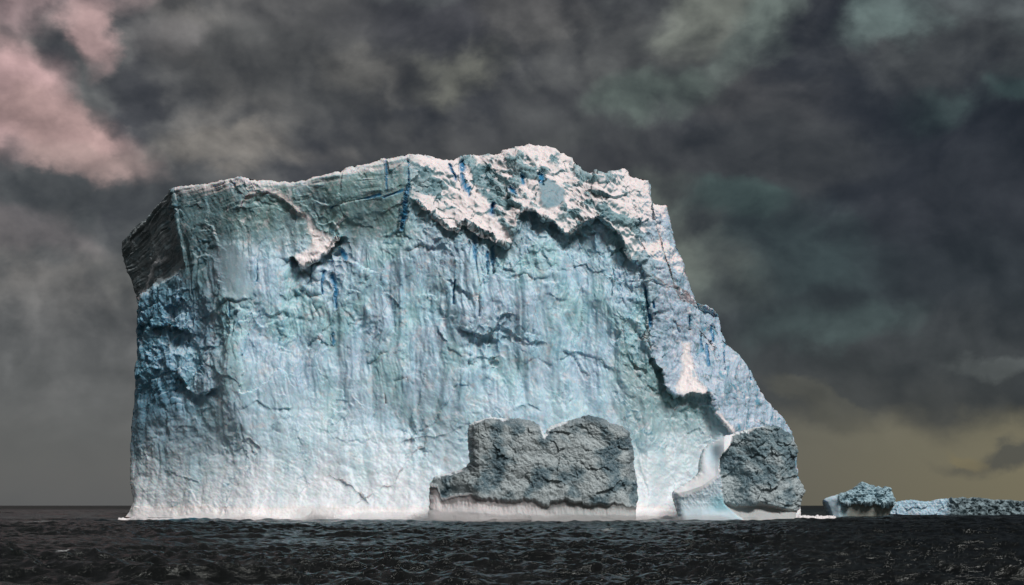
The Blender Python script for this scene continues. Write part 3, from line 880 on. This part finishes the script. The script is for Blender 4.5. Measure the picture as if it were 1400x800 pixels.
def grey_iceberg():
    D = 348.0
    left = [(584, 728), (586, 706), (587, 683), (588, 662), (593, 652), (616, 646), (637, 639), (642, 630), (639, 609), (639, 588), (641, 580)]
    top = [(641, 580), (655, 574), (671, 571), (689, 573), (707, 572), (725, 575), (736, 580), (741, 586), (744, 594), (748, 586), (753, 582),
           (764, 579), (789, 572), (805, 568), (819, 571), (833, 577), (851, 584), (860, 591)]
    right = [(868, 728), (869, 696), (873, 680), (873, 660), (869, 641), (866, 618), (860, 591)]
    nu, nv = 420, 240
    PX, PY, d_out, dep = front(left, right, top, nu, nv, D, 1.8, 120, 12, 1.2)
    s = D / FPX
    t = np.clip((700 - PY) / 130, 0, 1)
    dep += 3 * t + np.clip(655 - PX, 0, 80) * s * .8 + np.clip(PX - 835, 0, 60) * s * .7
    dep += 3.0 * np.clip((PX - 742) / 26, -1, 1) * np.exp(-((PX - 742) / 45) ** 2) * 0
    # underside of the rough ice and the wave-cut foot below it
    ub = np.interp(PX, [585, 597, 604, 627, 657, 689, 716, 748, 769, 799, 828, 853, 871], [660, 664, 679, 674, 679, 685, 682, 689, 683, 687, 689, 688, 691])
    ub = ub + fbm(PX / 16, PY / 30, 4, 121, .6) * 7 + fbm(PX / 3.5, PY / 20, 2, 132) * 1.6
    below = PY - ub
    foot = sm(-2.0, 3.0, below)
    k = np.clip(below / (713 - ub), 0, 1.4)
    prof = np.interp(k, [0, .14, .30, .48, .66, 1, 1.4], [.7, 1.2, 1.1, .4, -.3, -.5, -.5])
    dep = dep * (1 - .5 * foot) + foot * prof
    P = at(PX, PY, D + dep)
    N = grid_normals(P)
    X, Z = P[..., 0], P[..., 2]
    fw = fbm(X / 2, Z / 2, 3, 122)
    a = math.radians(35)
    rx, rz = X * math.cos(a) - Z * math.sin(a), X * math.sin(a) + Z * math.cos(a)
    disp = 1.3 * fbm(X / 9, Z / 9, 3, 123) + .4 * facets((rx + fw) / 5, (rz + fw) / 3.5, 124) + .12 * facets((rx + fw) / 1.8, (rz - fw) / 1.4, 125) \
        + .30 * fbm(rx / 3, rz / 2.4, 5, 126, .55, 'b') + .16 * fbm(rx / 1.1, rz / .9, 3, 127, .6, 'r')
    disp *= (1 - foot) * np.clip(d_out / 5 + .3, .3, 1) * (.3 + .7 * sm(0, -16, below))
    disp += foot * (.25 * fbm(X / 7, Z / 3, 3, 128) + .10 * fbm(X / 1.5, Z / 2.5, 3, 133, .6, 'r'))
    P = (P + N * disp[..., None]).astype(np.float32)
    m1, m2 = fbm(X / 7, Z / 7, 4, 129), fbm(X / 2, Z / 2, 4, 130, .6)
    col = np.ones(PX.shape + (3,), np.float32) * lin(110, 136, 144)

    def W(c, w):
        nonlocal col
        w = np.clip(w, 0, 1)[..., None]
        col = col * (1 - w) + c * w
    W(lin(182, 192, 193), sm(-.05, .35, m1 + .25 * sm(690, 640, np.abs(PY - 640) + np.abs(PX - 790))) * .8)
    W(lin(78, 102, 113), sm(.0, -.35, m1) * .75)
    W(lin(92, 108, 118), sm(12, 3, d_out) * sm(680, 640, PY) * .5)  # edge shading along the top, painted as a darker rim
    W(lin(165, 178, 180), sm(.2, .45, m2) * .5)
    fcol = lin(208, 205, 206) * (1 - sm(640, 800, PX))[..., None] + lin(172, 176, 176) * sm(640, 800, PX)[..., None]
    # undercut shade, lit band and dimmer base painted into the foot colour
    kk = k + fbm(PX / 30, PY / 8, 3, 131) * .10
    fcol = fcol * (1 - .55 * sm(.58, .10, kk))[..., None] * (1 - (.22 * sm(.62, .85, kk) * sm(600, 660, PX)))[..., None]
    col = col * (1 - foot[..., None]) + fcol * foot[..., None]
    white = sm(4.6, 2.8, d_out) * (PY < 656) * np.clip(soft_poly(PX, PY, [(640, 560), (694, 560), (694, 590), (640, 590)], 4) + soft_poly(PX, PY, [(738, 560), (776, 560), (776, 600), (738, 600)], 3) + soft_poly(PX, PY, [(585, 640), (632, 640), (632, 662), (585, 662)], 3), 0, 1)
    notch = soft_poly(PX, PY, [(739, 578), (754, 578), (750, 588), (745, 601), (742, 600), (741, 590)], 1.5)
    white = np.clip(white + notch, 0, 1)
    W(lin(214, 222, 226), white)
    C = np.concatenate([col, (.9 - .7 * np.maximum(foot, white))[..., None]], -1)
    part = np.zeros((nv - 1, nu - 1), np.int32)
    part[fc(foot) > .5] = 1
    wf = fc(white) > .5
    part[wf] = 2
    part[wf & (fc(PX) < 636)] = 3
    part[wf & (fc(PX) > 720)] = 4
    origin = (at(np.float32(730), np.float32(712), D + 8) * np.array([1, 1, 0])).astype(np.float32)
    root = thing('iceberg', origin, 'dark grey rough iceberg block with a notched top, in front of the great blue wall', 'iceberg')
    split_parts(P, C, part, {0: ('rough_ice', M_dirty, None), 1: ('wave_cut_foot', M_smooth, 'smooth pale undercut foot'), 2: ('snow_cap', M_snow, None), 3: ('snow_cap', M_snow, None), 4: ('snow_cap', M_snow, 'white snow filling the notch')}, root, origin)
    back_of(P, 22.0, M_snow, lin(200, 208, 212), 'rear_slope', root, origin, 6)


def saddle_iceberg():
    D = 356.0
    left = [(932, 728), (929, 708), (924, 690), (920, 675), (922, 670), (936, 662), (951, 652), (957, 644), (957, 628), (962, 614)]
    top = [(962, 614), (974, 604), (990, 597), (1002, 593), (1012, 591), (1028, 587), (1044, 583), (1058, 581), (1068, 585), (1080, 594)]
    right = [(1084, 728), (1088, 704), (1094, 690), (1096, 680), (1101, 671), (1100, 664), (1094, 656), (1088, 640), (1088, 626), (1091, 616), (1086, 604), (1080, 594)]
    nu, nv = 330, 230
    PX, PY, d_out, dep = front(left, right, top, nu, nv, D, 2.2, 140, 10, 1.1)
    s = D / FPX
    bx = np.interp(PY, [590, 593, 610, 622, 640, 656, 672, 690, 730], [1003, 1002, 998, 988, 984, 986, 986, 990, 1040]) + fbm(PX / 9, PY / 9, 3, 141) * 2.5
    rough = sm(-1.5, 1.5, PX - bx)
    ub = np.interp(PX, [980, 988, 1008, 1040, 1060, 1080, 1100], [684, 687, 691, 689, 693, 697, 700]) + fbm(PX / 9, PY / 20, 3, 142) * 2
    foot = sm(-1, 1.5, PY - ub) * rough
    k = np.clip((PY - ub) / (713 - ub), 0, 1.4)
    prof = np.interp(k, [0, .15, .4, .7, 1, 1.4], [2.2, 3.0, 1.8, -.4, -1.1, -1.2])
    dep += np.clip((700 - PY) / 120, 0, 1) * 5 * rough + np.clip(PX - 1065, 0, 60) * s * .9
    # smooth saddle: a sloping top above a fold, and a hollow below it
    fold = np.interp(PX, [915, 922, 940, 960, 978, 990], [674, 674, 671, 664, 651, 636])
    up = np.clip(fold - PY, 0, 60)
    sd = up * s * .8 - 1.6 + np.clip(960 - PX, 0, 60) * s * .2 + 0.3 * sm(0, 14, PY - fold) * sm(716, 690, PY) - 1.2 * sm(684, 712, PY)
    dep += 2.5 * rough * sm(1040, 990, PX)
    sd += 2.2 * np.exp(-((PX - 974) / 11) ** 2 - ((PY - 622) / 17) ** 2)
    dep = dep * (1 - foot * .5) + foot * prof + (1 - rough) * sd
    P = at(PX, PY, D + dep)
    N = grid_normals(P)
    X, Z = P[..., 0], P[..., 2]
    fw = fbm(X / 2, Z / 2, 3, 143)
    disp = 1.6 * fbm(X / 8, Z / 8, 3, 144) + .75 * facets((X + fw) / 4.5, (Z + fw) / 4, 145) + .16 * facets((X + fw) / 1.7, (Z - fw) / 1.5, 146) \
        + .42 * fbm(X / 2.8, Z / 2.4, 5, 147, .56, 'b') + .18 * fbm(X, Z, 3, 148, .6)
    disp *= rough * (1 - foot) * np.clip(d_out / 5 + .35, .35, 1)
    disp += np.maximum(1 - rough, foot) * .15 * fbm(X / 4, Z / 4, 3, 149)
    crinkle = (1 - rough) * sm(2, 8, PY - fold) * sm(700, 685, PY)
    disp += crinkle * .25 * fbm(X / 1.6, Z / 2.2, 4, 150, .6, 'r')
    P = (P + N * disp[..., None]).astype(np.float32)
    m1, m2 = fbm(X / 6, Z / 6, 4, 151), fbm(X / 1.8, Z / 1.8, 4, 152, .6)
    col = np.ones(PX.shape + (3,), np.float32) * lin(110, 136, 144)

    def W(c, w):
        nonlocal col
        w = np.clip(w, 0, 1)[..., None]
        col = col * (1 - w) + c * w
    W(lin(178, 190, 192), sm(-.05, .35, m1 + .3 * sm(640, 690, PY)) * .8)
    W(lin(76, 100, 111), sm(.0, -.35, m1) * .75)
    W(lin(160, 174, 178), sm(.2, .45, m2) * .4)
    W(lin(176, 180, 180), foot)
    W(lin(240, 244, 248), 1 - rough)
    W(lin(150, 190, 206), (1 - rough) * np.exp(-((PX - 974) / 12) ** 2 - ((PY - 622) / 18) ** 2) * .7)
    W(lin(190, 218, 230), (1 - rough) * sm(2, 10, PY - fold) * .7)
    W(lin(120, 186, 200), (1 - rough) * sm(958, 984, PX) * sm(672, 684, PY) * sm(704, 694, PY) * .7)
    white = sm(4.0, 2.2, d_out) * rough * (PY < 600) * (PX < 1045)
    W(lin(222, 228, 230), white)
    C = np.concatenate([col, (.9 - .7 * np.maximum.reduce([foot, white, 1 - rough]))[..., None]], -1)
    part = np.zeros((nv - 1, nu - 1), np.int32)
    part[fc(rough) < .5] = 1
    part[fc(foot) > .5] = 2
    part[fc(white) > .5] = 3
    origin = (at(np.float32(1010), np.float32(712), D + 8) * np.array([1, 1, 0])).astype(np.float32)
    root = thing('iceberg', origin, 'grey rough iceberg with a smooth white saddle on its left side', 'iceberg')
    split_parts(P, C, part, {0: ('rough_ice', M_dirty, None), 1: ('smooth_saddle', M_smooth, 'smooth white and pale blue saddle'), 2: ('wave_cut_foot', M_smooth, None), 3: ('snow_cap', M_snow, None)}, root, origin)
    back_of(P, 20.0, M_snow, lin(200, 208, 212), 'rear_slope', root, origin, 7)


def hull_iceberg():
    D = 470.0
    left = [(1139, 722), (1135, 706), (1130, 694), (1125.5, 683), (1134, 679), (1147, 676)]
    top = [(1147, 676), (1156, 674), (1166, 670), (1171, 665), (1178, 661), (1185, 662), (1191, 664), (1196, 666), (1201, 665.5), (1206, 668), (1210, 667.5), (1216, 669)]
    right = [(1208, 722), (1214, 706), (1219, 697), (1223.5, 690), (1222.5, 682), (1219, 675), (1216, 669)]
    nu, nv = 170, 110
    PX, PY, d_out, dep = front(left, right, top, nu, nv, D, 1.3, 160, 6, 1.4)
    ub = np.interp(PX, [1120, 1146, 1158, 1180, 1199, 1224], [640, 686, 690, 688.5, 690, 690]) + fbm(PX / 5, PY / 20, 2, 161) * 1.2
    crown = sm(-.8, .8, ub - PY) * sm(1145, 1149, PX)
    hull = 1 - crown
    s = D / FPX
    dep += hull * sm(1146, 1154, PX) * .9 + hull * np.clip(1152 - PX, 0, 40) * s * .5 + crown * np.clip(690 - PY, 0, 40) * s * .4
    dep -= crown * .3
    dep += 1.6 * np.exp(-((PX - 1198 - (PY - 675) * .2) / 2.5) ** 2) * sm(688, 680, PY)
    P = at(PX, PY, D + dep)
    N = grid_normals(P)
    X, Z = P[..., 0], P[..., 2]
    fw = fbm(X / 2, Z / 2, 3, 162)
    disp = crown * (.9 * facets((X + fw) / 3, (Z + fw) / 1.8, 163) + .9 * fbm(X / 3, Z / 2, 4, 164, .6, 'r') + .5 * fbm(X / 1.2, Z / .9, 3, 165, .6, 'r'))
    disp += hull * .2 * fbm(X / 4, Z / 3, 3, 166)
    P = (P + N * (disp * np.clip(d_out / 4 + .3, .3, 1))[..., None]).astype(np.float32)
    m2 = fbm(X / 1.8, Z / 1.4, 4, 167, .6)
    col = np.ones(PX.shape + (3,), np.float32) * lin(164, 194, 204)

    def W(c, w):
        nonlocal col
        w = np.clip(w, 0, 1)[..., None]
        col = col * (1 - w) + c * w
    W(lin(86, 110, 122), crown * sm(.05, -.3, m2) * .7)
    W(lin(170, 190, 198), crown * sm(.15, .4, m2) * .7)
    W(lin(200, 222, 234), hull * sm(1156, 1142, PX))
    W(lin(140, 144, 138), hull * sm(1150, 1164, PX))
    C = np.concatenate([col, (.25 + .65 * crown)[..., None]], -1)
    part = np.zeros((nv - 1, nu - 1), np.int32)
    part[fc(crown) < .5] = 1
    part[(fc(crown) < .5) & (fc(PX) < 1153)] = 2
    origin = (at(np.float32(1175), np.float32(706), D + 5) * np.array([1, 1, 0])).astype(np.float32)
    root = thing('iceberg', origin, 'small boat-shaped iceberg with a lumpy crown on a smooth undercut hull', 'iceberg')
    split_parts(P, C, part, {0: ('lumpy_crown', M_dirty2, None), 1: ('undercut_hull', M_smooth, 'smooth dark grey undercut hull'), 2: ('pale_prow', M_smooth, 'pale blue prow at the left')}, root, origin)
    back_of(P, 14.0, M_snow, lin(190, 200, 206), 'rear_slope', root, origin, 8)


M_dirty2 = ice_material('lumpy_ice', grain=0.7, bump=0.8, mott=0.25, rough=0.65, spec=0.3, scale=1.0)


def low_iceberg():
    D = 560.0
    left = [(1214, 718), (1216, 703), (1219, 692), (1222, 686)]
    top = [(1222, 686), (1232, 684.5), (1243, 683.5), (1255, 685), (1267, 686), (1276, 684.5), (1284, 683), (1292, 681.5), (1304, 682), (1315, 680.5), (1324, 682),
           (1334, 681), (1350, 682), (1360, 684), (1372, 683.5), (1386, 685), (1400, 685.5), (1420, 687), (1452, 691)]
    right = [(1464, 718), (1462, 703), (1458, 696), (1452, 691)]
    nu, nv = 330, 50
    PX, PY, d_out, dep = front(left, right, top, nu, nv, D, 1.4, 180, 3, 1.5)
    pale = sm(1304, 1288, PX + fbm(PX / 5, PY / 5, 3, 181) * 5)
    P = at(PX, PY, D + dep + np.clip((703 - PY) / 20, 0, 1) * 1.5)
    N = grid_normals(P)
    X, Z = P[..., 0], P[..., 2]
    fw = fbm(X / 2, Z / 2, 3, 182)
    disp = .7 * facets((X + fw) / 4, (Z + fw) / 3, 183) + .5 * fbm(X / 2, Z / 2, 4, 184, .6, 'r')
    disp += (1 - pale) * (.8 * fbm(X / 2.2, Z / 1.8, 3, 185, .6, 'r') + .6 * facets((X + fw) / 1.8, Z / 1.5, 186))
    P = (P + N * (disp * np.clip(d_out / 3 + .3, .3, 1))[..., None]).astype(np.float32)
    m2 = fbm(X / 2.2, Z / 1.8, 4, 187, .6)
    col = np.ones(PX.shape + (3,), np.float32) * lin(128, 148, 154)

    def W(c, w):
        nonlocal col
        w = np.clip(w, 0, 1)[..., None]
        col = col * (1 - w) + c * w
    W(lin(62, 78, 84), sm(.1, -.2, m2) * .8)
    W(lin(140, 160, 168), sm(.2, .45, m2) * .7)
    W(lin(160, 190, 206), pale)
    W(lin(206, 216, 224), pale * sm(0, .35, m2) * .7)
    C = np.concatenate([col, (.8 - .4 * pale)[..., None]], -1)
    part = np.zeros((nv - 1, nu - 1), np.int32)
    part[fc(pale) > .5] = 1
    origin = (at(np.float32(1330), np.float32(704), D + 4) * np.array([1, 1, 0])).astype(np.float32)
    root = thing('iceberg', origin, 'long low iceberg on the horizon, pale at one end and dark and jagged beyond', 'iceberg')
    split_parts(P, C, part, {0: ('dark_jagged_ice', M_dirty2, None), 1: ('pale_ice', M_ice, None)}, root, origin)
    back_of(P, 18.0, M_snow, lin(170, 184, 192), 'rear_slope', root, origin, 9)


grey_iceberg()
saddle_iceberg()
hull_iceberg()
low_iceberg()


# ------------------------------------------------------------------ the sea
def water_material():
    m = bpy.data.materials.new('sea_water')
    m.use_nodes = True
    t = NT(m.node_tree)
    bs = t.n['Principled BSDF']
    at_ = t.new('ShaderNodeAttribute', attribute_name='tint')
    tc = t.new('ShaderNodeTexCoord')
    v = tc.outputs['Object']
    sep = t.new('ShaderNodeSeparateColor')
    t.put(sep.inputs[0], at_.outputs['Color'])
    shoal, foam = sep.outputs[0], sep.outputs[1]
    col = t.mix(shoal, tuple(lin(7, 10, 10)), tuple(lin(24, 96, 116)))
    fn = t.ramp(t.noise(v, 2.2, 8, 0.7), 0.42, 0.60)
    col = t.mix(t.math('MULTIPLY', foam, fn), col, tuple(lin(190, 196, 196)))
    t.put(bs.inputs['Base Color'], col)
    bs.inputs['IOR'].default_value = 1.33
    bs.inputs['Specular IOR Level'].default_value = 1.0
    bs.inputs['Specular Tint'].default_value = (.94, 1.0, .95, 1)
    t.put(bs.inputs['Roughness'], t.math('MULTIPLY_ADD', sep.outputs[2], 0.42, 0.11))
    mp = t.new('ShaderNodeMapping')
    mp.inputs['Scale'].default_value = (0.55, 1.0, 1.0)
    t.put(mp.inputs['Vector'], v)
    h = t.math('ADD', t.math('MULTIPLY', t.noise(mp.outputs[0], 2.6, 5, 0.62), .55), t.math('MULTIPLY', t.noise(mp.outputs[0], 7.5, 3, 0.6), 0.2))
    bp = t.new('ShaderNodeBump')
    bp.inputs['Distance'].default_value = 0.4
    bp.inputs['Strength'].default_value = 0.9
    t.put(bp.inputs['Height'], h)
    t.put(bs.inputs['Normal'], bp.outputs[0])
    return m


def sea():
    r = [12.0]
    while r[-1] < 24000:
        d = r[-1]
        if d < 48:
            st = .7
        elif d < 150:
            st = .20
        elif d < 300:
            st = .36
        elif d < 430:
            st = .7
        elif d < 800:
            st = 2.0
        else:
            st = max(2.0, d * .004) if d < 2500 else d * .02
        r.append(d + st)
    r = np.array(r)
    th = np.concatenate([np.linspace(-np.pi, -.52, 50)[:-1], np.linspace(-.52, -.40, 20)[:-1], np.linspace(-.40, .40, 620), np.linspace(.40, .52, 20)[1:], np.linspace(.52, np.pi, 50)[1:]])
    R, T = np.meshgrid(r, th, indexing='ij')
    X, Y = (R * np.sin(T)).astype(np.float32), (R * np.cos(T)).astype(np.float32)
    step = np.gradient(r)[:, None] + 0 * T
    dth = np.gradient(th)[None, :] * R
    cell = np.maximum(step, dth).astype(np.float32)
    dx, dy, dz = np.zeros_like(X), np.zeros_like(X), np.zeros_like(X)
    g = np.random.default_rng(11)
    n = 130
    lam = np.exp(np.linspace(np.log(.62), np.log(40), n)) * g.uniform(.93, 1.07, n)
    gust = .75 + .5 * fbm(X / 60, Y / 45, 3, 201)
    for i in range(n):
        L = lam[i]
        ang = math.radians(-100) + g.normal(0, .78 if L < 5 else .45)
        kx, ky = math.cos(ang), math.sin(ang)
        k = 2 * math.pi / L
        A = .0185 * L ** .78 if L < 4 else .0185 * 4 ** .78 * (L / 4) ** .38
        A *= g.uniform(.6, 1.35) * (.74 if L < 5 else .66 if L < 14 else .5)
        w = sm(1.6, 3.2, L / cell)
        ph = k * (kx * X + ky * Y) + g.uniform(0, 6.28)
        a = A * w * (gust if L < 14 else 1)
        c, s_ = np.cos(ph), np.sin(ph)
        dz += a * c
        q = .5
        dx -= q * a * kx * s_
        dy -= q * a * ky * s_
    near_cam = sm(38, 74, R)          # lower chop close under the ship
    dx, dy, dz = dx * near_cam, dy * near_cam, dz * (.1 + .9 * near_cam)
    V = np.stack([X + dx, Y + dy, dz], -1)
    # pale submerged ice shows through close to the great berg's left foot; foam flecks on a few crests
    def near(px, d, rx, ry):
        x0 = (px - 700) / FPX * d
        return np.exp(-((X - x0) / rx) ** 2 - ((Y - d) / ry) ** 2)
    shoal = np.clip(near(195, 364, 9, 9) * .8 + near(230, 360, 9, 5) * .8 + near(140, 366, 7, 9) * .25 + near(400, 362, 22, 4) * .3 + near(505, 362, 10, 5) * .7 + near(1110, 420, 7, 14) * .6, 0, 1)
    foam = np.clip(near(80, 118, .5, 1.0) + near(1058, 150, .55, .8) + near(88, 121, .5, .8) + near(55, 330, 7, 10) * .7 + near(830, 215, 1.0, 3) + near(1005, 175, .8, 2)
                   + near(1112, 400, 6, 22) + near(560, 80, .4, .6) * .8 + near(330, 92, .5, .8) * .7, 0, 1)
    C = np.stack([shoal, foam, sm(260, 2200, R)], -1)     # third: wavelets too small to model, as roughness
    nv, nu = X.shape
    o = mesh_from('sea', V.reshape(-1, 3), grid_quads(nv, nu)[:, ::-1], water_material(), C)
    o['kind'] = 'structure'
    # close the small disc under the camera
    return o


sea()


# ------------------------------------------------------------------ surf along the foot of the great berg
def surf(p0, p1, n, dist=0.0, lift=0.0):
    m = 14
    px = np.linspace(p0, p1, n)
    S, A = np.meshgrid(px, np.linspace(0, math.pi, m), indexing='ij')
    base_d = 367.5 - 1.0 * perlin(S / 40, S * 0, 220)
    base_d = base_d + 14 * np.clip((345 - S) / 155, 0, 1.25) ** 1.6 * .35
    base_d = base_d + dist
    h = .55 + lift + .45 * fbm(S / 14, S * 0 + 3, 4, 221)
    for c, w, a in ((432, 12, 1.9), (452, 8, 1.0), (752, 14, 1.6), (340, 20, .6), (255, 10, .7), (190, 8, 1.0), (560, 18, .7), (885, 16, .8), (915, 10, .7)):
        h = h + a * np.exp(-((S - c) / w) ** 2)
    h = h + .5 * np.abs(fbm(S / 5, S * 0 + 11, 3, 226))
    wdt = 1.6 + .6 * fbm(S / 20, S * 0 + 7, 3, 222)
    x = (S - 700) / FPX * base_d
    rn = 1 + .35 * fbm(x / .8, A * 2.0, 4, 223, .6)
    y = base_d - np.cos(A) * wdt * rn
    z = -.35 + np.sin(A) ** .8 * (h + .35) * rn + .15 * fbm(x / .5, A * 3, 3, 224)
    V = np.stack([x, y, z], -1)
    col = np.ones(V.shape, np.float32) * lin(232, 228, 228)
    o = mesh_from('surf_foam', V.reshape(-1, 3), grid_quads(n, m), M_foam, col.reshape(-1, 3))
    o['kind'] = 'stuff'


surf(163, 935, 900)
surf(1086, 1142, 110, 22.0, .5)


# ------------------------------------------------------------------ spray thrown up where the swell breaks on the ice
def spray():
    m = bpy.data.materials.new('spray')
    m.use_nodes = True
    t = NT(m.node_tree)
    t.n.clear()
    out = t.new('ShaderNodeOutputMaterial')
    vol = t.new('ShaderNodeVolumePrincipled')
    vol.inputs['Color'].default_value = (.97, .96, .96, 1)
    vol.inputs['Density'].default_value = 0.20
    vol.inputs['Anisotropy'].default_value = -0.35
    scene.cycles.volume_bounces = 4
    t.put(out.inputs['Volume'], vol.outputs[0])
    V, Q = [], []
    n, k = 20, 12
    for (px, D, rx, ry, rz) in ((624, 339.5, 11, 2.6, 3.4), (672, 340.0, 9, 2.4, 2.6), (742, 341.0, 16, 2.2, 1.9), (826, 341.5, 13, 2.0, 1.6),
                                (432, 364.0, 7, 2.2, 4.2), (300, 366.0, 15, 2.2, 2.0), (520, 363.5, 13, 2.2, 2.2), (212, 371.0, 6, 2.0, 3.2), (895, 366.0, 7, 2.0, 2.4), (960, 350.0, 8, 2.0, 1.6)):
        a, b = np.meshgrid(np.linspace(0, 2 * math.pi, n, endpoint=False), np.linspace(.02, math.pi - .02, k), indexing='ij')
        wob = 1 + .25 * perlin(np.cos(a) * 1.7 + px, b * 1.4 + np.sin(a), 230)
        x = (px - 700) / FPX * D + rx * np.cos(a) * np.sin(b) * wob
        y = D + ry * np.sin(a) * np.sin(b) * wob
        z = .3 + rz * np.cos(b) * wob
        i = np.arange(n * k).reshape(n, k) + sum(len(v) for v in V)
        V.append(np.stack([x, y, z], -1).reshape(-1, 3))
        j = np.roll(i, -1, 0)
        Q.append(np.stack([i[:, :-1], i[:, 1:], j[:, 1:], j[:, :-1]], -1).reshape(-1, 4))
    V, Q = np.concatenate(V), np.concatenate(Q)
    me = bpy.data.meshes.new('spray_mist')
    me.from_pydata(V.tolist(), [], Q.tolist())
    import bmesh
    bm = bmesh.new()
    bm.from_mesh(me)
    bmesh.ops.holes_fill(bm, edges=[e_ for e_ in bm.edges if e_.is_boundary])
    bmesh.ops.recalc_face_normals(bm, faces=bm.faces)
    bm.to_mesh(me)
    bm.free()
    me.materials.append(m)
    o = link(bpy.data.objects.new('spray_mist', me))
    o['kind'] = 'stuff'


spray()
